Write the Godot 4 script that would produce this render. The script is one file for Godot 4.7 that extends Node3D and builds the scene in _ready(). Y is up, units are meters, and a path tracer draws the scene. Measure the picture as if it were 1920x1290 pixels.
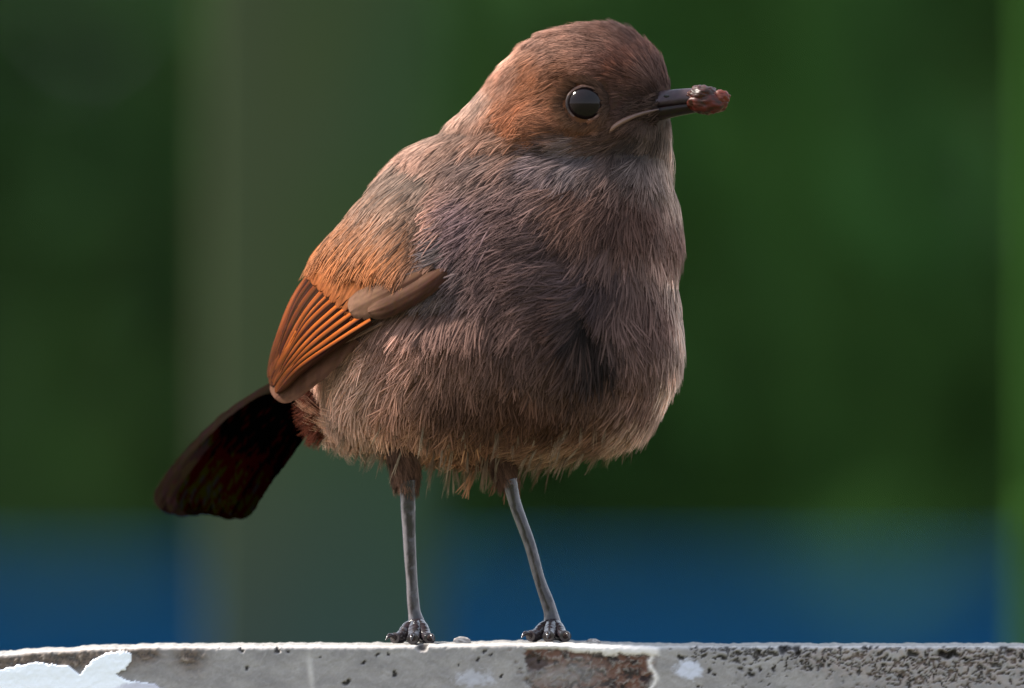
extends Node3D

const S := 0.0001          # metres per photograph pixel on the focal plane: the bird is about 12 cm tall
const D := 3.0             # metres from lens to bird
const CAM_Y := 0.056
const GROUND := -1.1

var rng := RandomNumberGenerator.new()
var clump := FastNoiseLite.new()
var fine := FastNoiseLite.new()
var names := {}

# ------------------------------------------------------------------ helpers
func numbered(called: String, parent: Node) -> String:
	var key := str(parent.get_instance_id()) + called
	var n: int = names.get(key, 0)
	names[key] = n + 1
	return called if n == 0 else "%s_%03d" % [called, n]

func tag(o: Node, label: String, category: String, group := "", kind := "") -> void:
	o.set_meta("label", label)
	if category: o.set_meta("category", category)
	if group: o.set_meta("group", group)
	if kind: o.set_meta("kind", kind)

func thing(called: String, at: Vector3, label: String, category: String, group := "") -> Node3D:
	var o := Node3D.new()
	o.name = numbered(called, self)
	add_child(o, true)
	o.position = at
	tag(o, label, category, group)
	return o

func obj(called: String, m: Mesh, mat: Material, parent: Node) -> MeshInstance3D:
	var o := MeshInstance3D.new()
	o.name = numbered(called, parent)
	o.mesh = m
	o.material_override = mat
	parent.add_child(o, true)
	return o

func P(px: float, py: float, z: float) -> Vector3:
	var k := (D - z) / D
	return Vector3((px - 960.0) * S * k, CAM_Y + (645.0 - py) * S * k, z)

func lin(r: float, g: float, b: float) -> Color:
	return Color(r / 255.0, g / 255.0, b / 255.0).srgb_to_linear()

func mat(c: Color, rough: float, vc := false) -> StandardMaterial3D:
	var m := StandardMaterial3D.new()
	m.albedo_color = c
	m.roughness = rough
	m.vertex_color_use_as_albedo = vc
	return m

func mesh_of(V: PackedVector3Array, idx: PackedInt32Array, C := PackedColorArray()) -> ArrayMesh:
	var vol := 0.0
	var mid := Vector3.ZERO
	for p in V: mid += p
	mid /= V.size()
	for i in range(0, idx.size(), 3):
		vol += (V[idx[i]] - mid).dot((V[idx[i + 2]] - mid).cross(V[idx[i + 1]] - mid))
	if vol < 0.0:
		for i in range(0, idx.size(), 3):
			var t := idx[i + 1]
			idx[i + 1] = idx[i + 2]
			idx[i + 2] = t
	var N := PackedVector3Array()
	N.resize(V.size())
	for i in range(0, idx.size(), 3):
		var n := (V[idx[i + 2]] - V[idx[i]]).cross(V[idx[i + 1]] - V[idx[i]])
		N[idx[i]] += n
		N[idx[i + 1]] += n
		N[idx[i + 2]] += n
	for i in N.size(): 
		N[i] = (N[i] * 1e6).normalized()
		if N[i] == Vector3.ZERO: N[i] = Vector3.UP
	var a := []
	a.resize(Mesh.ARRAY_MAX)
	a[Mesh.ARRAY_VERTEX] = V
	a[Mesh.ARRAY_NORMAL] = N
	if C.size(): a[Mesh.ARRAY_COLOR] = C
	a[Mesh.ARRAY_INDEX] = idx
	var m := ArrayMesh.new()
	m.add_surface_from_arrays(Mesh.PRIMITIVE_TRIANGLES, a)
	return m

func grid_index(rows: int, cols: int, closed: bool, base := 0) -> PackedInt32Array:
	var idx := PackedInt32Array()
	for r in rows - 1:
		for c in (cols if closed else cols - 1):
			var a := base + r * cols + c
			var b := base + r * cols + (c + 1) % cols
			idx.append_array([a, b, a + cols, b, b + cols, a + cols])
	return idx

# a tube through points with radii; squash flattens it along its side axis; ring_bump adds scutes
func tube(pts: PackedVector3Array, radii: PackedFloat32Array, sides := 14, steps := 8, scutes := 0.0, bump := 0.0, C0 := Color.WHITE, C1 := Color.WHITE) -> ArrayMesh:
	var V := PackedVector3Array()
	var C := PackedColorArray()
	var n := pts.size()
	var rows := (n - 1) * steps + 1
	var along := 0.0
	var last := pts[0]
	var side := Vector3.ZERO
	for r in rows:
		var u := float(r) / steps
		var i := mini(int(u), n - 2)
		var t := u - i
		var p := pts[i].cubic_interpolate(pts[i + 1], pts[maxi(i - 1, 0)], pts[mini(i + 2, n - 1)], t)
		var q := pts[i].cubic_interpolate(pts[i + 1], pts[maxi(i - 1, 0)], pts[mini(i + 2, n - 1)], minf(t + 0.02, 1.02))
		var dir := (q - p).normalized()
		if side == Vector3.ZERO: side = dir.cross(Vector3(0.1, 0.05, 1.0)).normalized()
		side = (side - dir * side.dot(dir)).normalized()
		var up := side.cross(dir)
		along += p.distance_to(last)
		last = p
		var rad := lerpf(radii[i], radii[i + 1], smoothstep(0.0, 1.0, t))
		for s in sides:
			var a := TAU * s / sides
			var rr := rad
			if scutes > 0.0:
				var ph := fposmod(along / scutes + 0.18 * sin(a * 2.0 + 1.0), 1.0)
				rr += bump * (1.0 - pow(ph, 3.0)) * (0.5 + 0.5 * absf(sin(a)))
			V.append(p + side * cos(a) * rr + up * sin(a) * rr)
			var flake_glint := 0.0
			if scutes > 0.003: flake_glint = smoothstep(0.35, 0.75, absf(cos(a)) + 0.5 * clump.get_noise_3d(p.x * 500.0, p.y * 260.0, a))  # pale leg sides: flaked scales plus edge highlights painted into the colour
			C.append(C0.lerp(C1, float(r) / (rows - 1)).lerp(lin(128, 122, 126), flake_glint * 0.55) * (0.82 + 0.36 * absf(fine.get_noise_3dv(p * 9000.0 + Vector3(a * 8.0, 0, 0)))))
	var idx := grid_index(rows, sides, true)
	for e in 2:
		V.append(pts[0] if e == 0 else pts[n - 1])
		C.append(C0 if e == 0 else C1)
		var o := 0 if e == 0 else (rows - 1) * sides
		for s in sides:
			var a := o + s
			var b := o + (s + 1) % sides
			if e == 0: idx.append_array([V.size() - 1, b, a])
			else: idx.append_array([V.size() - 1, a, b])
	return mesh_of(V, idx, C)

func lump(at: Vector3, r: Vector3, rough: float, freq: float, salt: float, rows := 20, cols := 28, C0 := Color.WHITE, C1 := Color.WHITE) -> ArrayMesh:
	var V := PackedVector3Array()
	var C := PackedColorArray()
	for i in rows + 1:
		var f := PI * i / rows
		for j in cols:
			var a := TAU * j / cols
			var d := Vector3(sin(f) * cos(a), cos(f), sin(f) * sin(a))
			var n := clump.get_noise_3dv(d * freq + Vector3(salt, salt * 2.0, 0)) + 0.5 * clump.get_noise_3dv(d * freq * 2.6 + Vector3(0, salt, 9.0))
			V.append(at + d * r * (1.0 + rough * n))
			C.append(C0.lerp(C1, clampf(0.5 + 1.6 * clump.get_noise_3dv(d * freq * 1.7 + Vector3(4.0, salt, 1.0)), 0.0, 1.0)))
	return mesh_of(V, grid_index(rows + 1, cols, true), C)

# ------------------------------------------------------------------ the bird's body as rings from crown to vent
const BODY := [  # row, left, right, front depth, back depth, centre depth (mm)
	[47, 1106, 1114, 0.5, 0.5, -3.0], [50, 1066, 1157, 4.0, 4.0, -3.0], [58, 1026, 1186, 7.0, 7.0, -3.0], [75, 990, 1213, 9.5, 10.0, -3.0],
	[100, 958, 1237, 12.0, 12.5, -3.0], [125, 932, 1253, 13.6, 14.0, -3.0], [150, 912, 1263, 14.6, 15.0, -3.0], [175, 891, 1268, 15.3, 15.5, -3.2],
	[200, 868, 1267, 15.6, 16.0, -3.4], [225, 843, 1267, 15.8, 17.0, -3.8], [240, 835, 1267, 15.9, 17.5, -4.0], [252, 816, 1267, 16.0, 18.0, -4.2], [275, 774, 1267, 16.6, 19.0, -4.6],
	[300, 742, 1266, 17.6, 20.0, -5.0], [330, 714, 1267, 19.3, 21.5, -5.3], [370, 692, 1273, 21.8, 23.0, -5.6], [410, 668, 1279, 23.8, 24.0, -5.8],
	[450, 645, 1279, 25.4, 25.0, -6.0], [500, 624, 1275, 26.8, 25.5, -6.0], [550, 607, 1277, 27.6, 26.0, -6.0], [600, 597, 1281, 28.0, 26.0, -6.0],
	[650, 592, 1281, 27.6, 26.0, -6.0], [700, 594, 1269, 26.4, 25.5, -6.2], [740, 598, 1253, 24.8, 24.0, -6.4], [768, 604, 1238, 22.4, 22.0, -6.6],
	[793, 620, 1212, 19.4, 19.5, -6.8], [813, 655, 1176, 16.2, 16.5, -7.0], [829, 700, 1132, 12.8, 13.0, -7.0], [841, 752, 1088, 9.5, 9.5, -7.0],
	[849, 808, 1048, 6.0, 6.0, -7.0], [854, 862, 1000, 3.5, 3.5, -7.0], [857, 925, 935, 0.3, 0.3, -7.0]]
const HOLLOWS := [  # px, py, reach x, reach y, mm forward: the modelling of face, throat and breast
	[1195, 285, 75, 30, -2.4], [1040, 235, 75, 34, 1.5], [1110, 132, 80, 28, 0.9], [1097, 193, 34, 30, -0.9], [1180, 190, 36, 34, -1.3],
	[1112, 620, 20, 62, -1.9], [1060, 480, 40, 60, -0.9], [830, 560, 90, 22, -1.2], [930, 600, 110, 120, 1.0], [1200, 600, 60, 160, 0.8],
	[1000, 285, 120, 16, -1.0], [880, 430, 90, 70, 0.8], [940, 830, 60, 40, -2.2]]
const SHEAR := 0.22
const INSET := 10.0

func ring(py: float, wing := false) -> Array:
	var i := 0
	while i < BODY.size() - 2 and BODY[i + 1][0] < py: i += 1
	var a: Array = BODY[i]
	var b: Array = BODY[i + 1]
	var a0: Array = BODY[maxi(i - 1, 0)]
	var b1: Array = BODY[mini(i + 2, BODY.size() - 1)]
	var t := clampf((py - a[0]) / (b[0] - a[0]), 0.0, 1.0)
	var out := []
	for k in range(1, 6):
		if i < 4 or i > BODY.size() - 7: out.append(lerpf(a[k], b[k], t))
		else: out.append(cubic_interpolate_in_time(a[k], b[k], a0[k], b1[k], t, b[0] - a[0], a0[0] - a[0], b1[0] - a[0]))
	if wing: out[0] = minf(out[0], wing_left(py))
	return out

func body_at(py: float, a: float) -> Vector3:
	var g := ring(py)
	var xc: float = (g[0] + g[1]) / 2.0
	var w: float = maxf((g[1] - g[0]) / 2.0 - INSET, 1.0)
	var c := cos(a)
	var s := sin(a)
	var px: float = xc + w * signf(c) * pow(absf(c), 0.94)
	var d: float = (g[2] if s > 0.0 else g[3]) * signf(s) * pow(absf(s), 0.94)
	var z: float = g[4] + d
	if s > 0.0:
		for h in HOLLOWS:
			var e: float = pow((px - h[0]) / h[2], 2.0) + pow((py - h[1]) / h[3], 2.0)
			if e < 6.0: z += h[4] * exp(-e) * minf(1.0, s * 2.0)
	z = z * 0.001 + SHEAR * (px - 960.0) * S
	return P(px, py, z)

func front_z(px: float, py: float, wing := false) -> float:
	var g := ring(py, wing)
	var xc: float = (g[0] + g[1]) / 2.0
	var w: float = (g[1] - g[0]) / 2.0
	var c := clampf((px - xc) / w, -1.0, 1.0)
	var z: float = g[4] + g[2] * sqrt(1.0 - c * c)
	if not wing:
		for h in HOLLOWS:
			var e: float = pow((px - h[0]) / h[2], 2.0) + pow((py - h[1]) / h[3], 2.0)
			if e < 6.0: z += h[4] * exp(-e)
	z = z * 0.001 + SHEAR * (px - 960.0) * S
	if wing:
		var b := shoulder(px, py)
		if b > 0.0: z = lerpf(z, front_z(px, py), b)
	return z

func shoulder(px: float, py: float) -> float:
	return maxf(smoothstep(735.0, 835.0, px) * smoothstep(530.0, 440.0, py), smoothstep(370.0, 310.0, py))

const WING_LEFT := [[270, 792], [300, 747], [330, 708], [385, 664], [415, 640], [455, 603], [495, 573], [535, 548], [575, 524], [620, 506], [660, 500], [700, 499], [745, 500], [770, 505]]
func wing_left(py: float) -> float:
	if py < 270 or py > 790: return 2000.0
	for i in WING_LEFT.size() - 1:
		if py <= WING_LEFT[i + 1][0]:
			return remap(py, WING_LEFT[i][0], WING_LEFT[i + 1][0], WING_LEFT[i][1], WING_LEFT[i + 1][1])
	return 505.0

# ------------------------------------------------------------------ how the plumage lies, and its colour with painted light
const LIE := [  # px, py, direction of the feather tips
	[1250, 120, -0.3, -1.0], [1200, 90, -0.8, -0.6], [1110, 60, -1.0, -0.1], [1010, 90, -0.9, 0.5], [940, 160, -0.7, 0.8], [1200, 170, -1.0, -0.3], [1110, 140, -1.0, -0.1],
	[1030, 190, -1.0, 0.15], [960, 220, -1.0, 0.5], [1150, 250, -1.0, 0.35], [1060, 240, -1.0, 0.25], [1000, 270, -0.9, 0.5], [870, 240, -0.8, 0.9], [820, 300, -0.7, 0.9],
	[1190, 280, -0.45, 1.0], [1240, 260, 0.1, 1.0], [1255, 330, 0.05, 1.0], [1120, 310, -0.5, 1.0], [1040, 330, -0.7, 0.8], [960, 340, -0.9, 0.7], [880, 360, -0.9, 0.8],
	[780, 370, -0.7, 0.9], [720, 420, -0.6, 0.9], [840, 440, -0.8, 0.8], [900, 470, -0.8, 0.75], [960, 430, -0.75, 0.7], [1040, 440, -0.9, 0.5], [1050, 520, -1.0, 0.25],
	[1060, 570, -0.9, 0.4], [1130, 430, -0.3, 1.0], [1200, 450, 0.05, 1.0], [1265, 450, 0.1, 1.0], [990, 520, -0.6, 0.9], [920, 560, -0.5, 0.9], [850, 600, -0.5, 0.9], [1000, 620, -0.25, 1.0],
	[1110, 640, -0.15, 1.0], [1180, 600, 0.12, 1.0], [1265, 640, 0.2, 1.0], [780, 650, -0.75, 0.75], [680, 680, -0.85, 0.6], [640, 750, -0.75, 0.8], [760, 730, -0.55, 0.9], [860, 700, -0.4, 1.0],
	[980, 750, -0.2, 1.0], [1080, 760, -0.25, 1.0], [1180, 730, -0.35, 1.0], [1240, 730, -0.05, 1.0], [1200, 800, -0.45, 1.0], [1100, 840, -0.75, 0.8], [1000, 860, -0.5, 0.8], [900, 850, -0.1, 1.0],
	[780, 830, -0.3, 1.0], [690, 820, -0.5, 0.9]]
const TONE := [  # px, py, plumage colour (sRGB), with rim light and the sunlit flank painted in
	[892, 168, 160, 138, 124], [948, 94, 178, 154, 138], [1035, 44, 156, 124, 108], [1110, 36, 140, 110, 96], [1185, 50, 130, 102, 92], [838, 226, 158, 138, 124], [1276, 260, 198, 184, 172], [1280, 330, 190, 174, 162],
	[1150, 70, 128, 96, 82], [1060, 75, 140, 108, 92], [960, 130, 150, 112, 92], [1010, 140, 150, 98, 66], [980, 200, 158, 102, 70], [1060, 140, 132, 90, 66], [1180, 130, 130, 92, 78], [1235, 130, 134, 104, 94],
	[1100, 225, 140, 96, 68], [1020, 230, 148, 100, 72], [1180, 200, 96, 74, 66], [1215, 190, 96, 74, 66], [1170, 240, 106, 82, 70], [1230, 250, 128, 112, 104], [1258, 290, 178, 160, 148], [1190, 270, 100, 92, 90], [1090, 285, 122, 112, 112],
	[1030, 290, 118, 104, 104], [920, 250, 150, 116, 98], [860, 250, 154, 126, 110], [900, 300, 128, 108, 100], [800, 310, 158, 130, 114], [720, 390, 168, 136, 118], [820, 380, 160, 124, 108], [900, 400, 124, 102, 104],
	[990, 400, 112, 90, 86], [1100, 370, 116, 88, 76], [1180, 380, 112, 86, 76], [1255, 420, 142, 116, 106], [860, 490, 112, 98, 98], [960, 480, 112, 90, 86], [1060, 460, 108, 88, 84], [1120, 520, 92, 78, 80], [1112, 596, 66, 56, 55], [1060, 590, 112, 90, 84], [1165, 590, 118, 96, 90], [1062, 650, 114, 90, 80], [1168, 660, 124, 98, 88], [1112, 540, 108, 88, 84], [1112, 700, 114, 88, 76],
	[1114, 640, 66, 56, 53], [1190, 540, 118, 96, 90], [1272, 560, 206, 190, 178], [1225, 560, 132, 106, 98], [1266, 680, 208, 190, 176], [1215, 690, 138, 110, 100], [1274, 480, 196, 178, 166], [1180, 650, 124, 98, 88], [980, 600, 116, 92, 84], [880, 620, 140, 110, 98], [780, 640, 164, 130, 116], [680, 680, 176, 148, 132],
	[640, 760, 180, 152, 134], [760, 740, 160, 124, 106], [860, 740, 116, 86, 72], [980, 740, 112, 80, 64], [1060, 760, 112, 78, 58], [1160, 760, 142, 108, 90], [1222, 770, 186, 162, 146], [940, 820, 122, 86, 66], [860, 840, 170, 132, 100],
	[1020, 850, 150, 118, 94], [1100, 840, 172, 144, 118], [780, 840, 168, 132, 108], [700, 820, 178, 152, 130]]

func lie_at(px: float, py: float) -> Vector2:
	var v := Vector2.ZERO
	for k in LIE:
		var d: float = pow(px - k[0], 2.0) + pow(py - k[1], 2.0) + 250.0
		v += Vector2(k[2], k[3]).normalized() / (d * d)
	return v.normalized()

func tone_at(px: float, py: float) -> Color:
	var v := Vector3.ZERO
	var w := 0.0
	for k in TONE:
		var d: float = pow(px - k[0], 2.0) + pow(py - k[1], 2.0) + 200.0
		var q := 1.0 / (d * d)
		v += Vector3(k[2], k[3], k[4]) * q
		w += q
	v /= w
	return lin(v.x, v.y, v.z)

func tuft_mesh(strands: int, spread: float, width: float, salt: int) -> ArrayMesh:
	rng.seed = 900 + salt
	var V := PackedVector3Array()
	var N := PackedVector3Array()
	var C := PackedColorArray()
	var idx := PackedInt32Array()
	var segs := 5
	for k in strands:
		var x0 := (float(k) / maxi(strands - 1, 1) - 0.5) * spread * 0.55 + rng.randf_range(-0.02, 0.02)
		var fan := x0 * (0.9 if salt % 2 == 0 else -1.25) + rng.randf_range(-0.08, 0.08)
		var bend := rng.randf_range(-0.12, 0.12)
		var len := rng.randf_range(0.7, 1.0)
		var up := rng.randf_range(0.0, 0.07)
		var z0 := rng.randf_range(-0.02, 0.03)
		var shade := rng.randf_range(0.5, 1.0)
		var base := V.size()
		for i in segs + 1:
			var t := float(i) / segs
			var p := Vector3(x0 + fan * t + bend * t * t, len * t, z0 + up * sin(t * PI * 0.8) - 0.05 * t * t)
			var w := width * (0.65 + 0.6 * t) * (1.0 - pow(t, 2.5)) + 0.004
			for s in 3:
				var o := s - 1.0
				V.append(p + Vector3(o * w, 0.0, -absf(o) * w * 0.45))
				N.append(Vector3(o * 0.75, 0.12, 1.0).normalized())
				var e := lerpf(0.30, 1.0, pow(t, 0.8)) * shade  # dark downy roots, deepened further to paint shadow into the gaps
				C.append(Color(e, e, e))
		for i in segs:
			for s in 2:
				var a := base + i * 3 + s
				for tri in [[a, a + 1, a + 3], [a + 1, a + 4, a + 3]]:
					var n := (V[tri[2]] - V[tri[0]]).cross(V[tri[1]] - V[tri[0]])
					if n.z < 0.0: idx.append_array([tri[0], tri[2], tri[1]])
					else: idx.append_array([tri[0], tri[1], tri[2]])
	var a := []
	a.resize(Mesh.ARRAY_MAX)
	a[Mesh.ARRAY_VERTEX] = V
	a[Mesh.ARRAY_NORMAL] = N
	a[Mesh.ARRAY_COLOR] = C
	a[Mesh.ARRAY_INDEX] = idx
	var m := ArrayMesh.new()
	m.add_surface_from_arrays(Mesh.PRIMITIVE_TRIANGLES, a)
	return m

func scatter(called: String, parent: Node, meshes: Array, X: Array, C: Array, m: Material) -> void:
	for k in meshes.size():
		var mm := MultiMesh.new()
		mm.transform_format = MultiMesh.TRANSFORM_3D
		mm.use_colors = true
		mm.mesh = meshes[k]
		var ids := []
		for i in X.size():
			if i % meshes.size() == k: ids.append(i)
		mm.instance_count = ids.size()
		for i in ids.size():
			mm.set_instance_transform(i, X[ids[i]])
			mm.set_instance_color(i, C[ids[i]])
		var o := MultiMeshInstance3D.new()
		o.name = numbered(called, parent)
		o.multimesh = mm
		o.material_override = m
		o.set_meta("kind", "stuff")
		parent.add_child(o, true)

func lay(at: Vector3, n: Vector3, dir: Vector3, lift: float, size: float, wide := 1.0) -> Transform3D:
	var t := (dir - n * dir.dot(n)).normalized()
	var y := (t * cos(lift) + n * sin(lift)).normalized()
	var x := y.cross(n).normalized()
	return Transform3D(Basis(x * size * wide, y * size, x.cross(y) * size), at)

# ------------------------------------------------------------------ flat feathers: quills of wing and tail
func layer_z(mode: int, px: float, py: float) -> float:
	if mode == 0: return front_z(px, py, true)
	var t := clampf((Vector2(px, py) - Vector2(590, 745)).dot(Vector2(-0.80, 0.60)) / 340.0, -0.3, 1.1)
	return lerpf(-0.020, -0.046, t)

func feather(parent: Node, called: String, mode: int, pts: Array, half: float, over: float, inner: Color, edge: Color, tip: Color, m: Material, blunt := 0.35, camber := 0.00035, flip_edge := 1.0) -> MeshInstance3D:
	var V := PackedVector3Array()
	var C := PackedColorArray()
	var rows := 44
	var cols := 15
	var n := pts.size()
	var salt := rng.randf() * 50.0
	for r in rows:
		var s := 1.0 - pow(1.0 - float(r) / (rows - 1), 1.5)
		var u := s * (n - 1)
		var i := mini(int(u), n - 2)
		var t := u - i
		var p: Vector2 = pts[i].cubic_interpolate(pts[i + 1], pts[maxi(i - 1, 0)], pts[mini(i + 2, n - 1)], t)
		var q: Vector2 = pts[i].cubic_interpolate(pts[i + 1], pts[maxi(i - 1, 0)], pts[mini(i + 2, n - 1)], t + 0.03)
		var dir := (q - p).normalized()
		var nor := Vector2(-dir.y, dir.x)
		var w := half * lerpf(0.62, 1.0, smoothstep(0.0, 0.45, s)) * sqrt(maxf(0.0, 1.0 - pow(maxf(0.0, (s - (1.0 - blunt)) / blunt), 2.2)))
		for c in cols:
			var o := (float(c) / (cols - 1) - 0.5) * 2.0
			var jag := 1.0 + 0.05 * fine.get_noise_2d(s * 900.0 + salt * 40.0, o * 20.0) * absf(o)
			var e := p + nor * o * w * jag
			var z := layer_z(mode, e.x, e.y) + over * 0.001 * (lerpf(-0.4, 1.0, smoothstep(0.0, 0.35, s)) if half > 14.0 else 1.0) - camber * o * o + (0.00012 if c == cols / 2 else 0.0)
			V.append(P(e.x, e.y, z))
			var k := inner.lerp(edge, smoothstep(0.0, 0.7, o * flip_edge)).lerp(tip, smoothstep(0.42, 0.85, s) * 0.85 if blunt < 0.34 else smoothstep(0.7, 1.0, s) * 0.7)
			if c == cols / 2: k = k * 0.6
			var barb := 0.88 + 0.34 * fine.get_noise_2d(s * 26.0 - absf(o) * 14.0 + salt * 70.0, o * 95.0 + s * 60.0 * signf(o)) + 0.12 * fine.get_noise_2d(s * 300.0 - absf(o) * 60.0, salt * 9.0)
			C.append(k * barb)
	return obj(called, mesh_of(V, grid_index(rows, cols, false), C), m, parent)

# ------------------------------------------------------------------ leaves of the shrubs
func leaf_mesh(salt: int) -> ArrayMesh:
	rng.seed = 40 + salt
	var V := PackedVector3Array()
	var fold := rng.randf_range(0.1, 0.3)
	var droop := rng.randf_range(0.1, 0.4)
	for i in 5:
		var t := i / 4.0
		var w := 0.24 * sin(PI * pow(t, 0.8)) + 0.01
		for s in 3:
			V.append(Vector3((s - 1) * w, t - 0.5, fold * absf(s - 1) * w - droop * t * t))
	return mesh_of(V, grid_index(5, 3, false))

func hedge(leaves: Array, leaf_mat: Material, bark: Material) -> void:
	var o := thing("hedge", Vector3(0, GROUND, -12.5), "dark green leafy hedge filling the blurred background behind the bird", "hedge")
	o.set_meta("kind", "stuff")
	rng.seed = 7000
	for k in 60:
		var x := rng.randf_range(-6.0, 6.0)
		var z := rng.randf_range(-0.5, 0.5)
		var q := PackedVector3Array([Vector3(x, 0, z), Vector3(x + rng.randf_range(-0.1, 0.1), 0.9, z), Vector3(x + rng.randf_range(-0.3, 0.3), 1.9, z)])
		obj("stem", tube(q, PackedFloat32Array([0.018, 0.013, 0.005]), 6, 4), bark, o)
	var X := []
	var C := []
	for i in 80000:
		var near := i < 30000
		var at := Vector3(rng.randf_range(-1.6, 1.6) if near else rng.randf_range(-8.0, 8.0), 0, 0)
		at.y = pow(rng.randf(), 0.85) * (2.35 + 0.3 * clump.get_noise_2d(at.x * 1.3, 4.0))
		at.z = rng.randf_range(-0.8, 0.8) * rng.randf_range(0.6, 1.0) + 0.25 * clump.get_noise_3d(at.x * 2.0, at.y * 2.0, 3.0)
		var b := Basis.from_euler(Vector3(rng.randf_range(-1.2, 0.6), rng.randf() * TAU, rng.randf_range(-0.8, 0.8))).scaled(Vector3.ONE * rng.randf_range(0.06, 0.12))
		X.append(Transform3D(b, at))
		var f := clampf(0.5 + 0.8 * clump.get_noise_2d(at.x * 2.1 + 0.9, at.y * 1.4 + 2.0) + 0.9 * at.x, 0.0, 1.0)
		var tone := Color(0.052, 0.112, 0.033).lerp(Color(0.054, 0.130, 0.030), f)
		var v := 1.0 + rng.randf_range(-0.25, 0.25)
		C.append(Color(tone.r * v * rng.randf_range(0.85, 1.25), tone.g * v, tone.b * v * rng.randf_range(0.8, 1.2)) * 1.15)
	scatter("foliage", o, leaves, X, C, leaf_mat)

# ------------------------------------------------------------------ the scene
func _ready() -> void:
	var cam := Camera3D.new()
	cam.name = "camera"
	add_child(cam)
	cam.position = Vector3(0, CAM_Y, D)
	var lens := CameraAttributesPhysical.new()
	lens.frustum_focal_length = 12.0 / (645.0 * S / D)
	lens.frustum_focus_distance = D - 0.007
	lens.frustum_near = 0.3
	lens.frustum_far = 400.0
	lens.exposure_aperture = 13.0
	cam.attributes = lens
	cam.current = true

	var env := Environment.new()
	env.background_mode = Environment.BG_SKY
	var sm := ProceduralSkyMaterial.new()
	sm.sky_top_color = Color(0.72, 0.77, 0.85)
	sm.sky_horizon_color = Color(0.86, 0.88, 0.90)
	sm.sky_energy_multiplier = 0.95
	sm.sky_curve = 0.15
	sm.ground_bottom_color = Color(0.10, 0.11, 0.09)
	sm.ground_horizon_color = Color(0.22, 0.24, 0.20)
	sm.sun_angle_max = 60.0
	sm.sun_curve = 0.2
	var sky := Sky.new()
	sky.sky_material = sm
	env.sky = sky
	env.tonemap_mode = Environment.TONE_MAPPER_LINEAR
	env.tonemap_exposure = 2.5
	env.sdfgi_enabled = true
	env.ssao_enabled = true
	env.ssil_enabled = true
	var we := WorldEnvironment.new()
	we.name = "world_environment"
	we.environment = env
	add_child(we)

	var sun := DirectionalLight3D.new()
	sun.name = "sun"
	sun.light_energy = 1.5
	sun.light_color = Color(1.0, 0.97, 0.93)
	sun.light_angular_distance = 8.0
	sun.shadow_enabled = true
	add_child(sun)
	sun.look_at_from_position(Vector3(-1.0, 0.95, -0.12), Vector3.ZERO)

	rng.seed = 11
	clump.noise_type = FastNoiseLite.TYPE_SIMPLEX_SMOOTH
	clump.frequency = 1.0
	clump.seed = 5
	fine.noise_type = FastNoiseLite.TYPE_SIMPLEX
	fine.frequency = 0.05
	fine.seed = 8

	build_place()
	build_ledge()
	build_bird()

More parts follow.
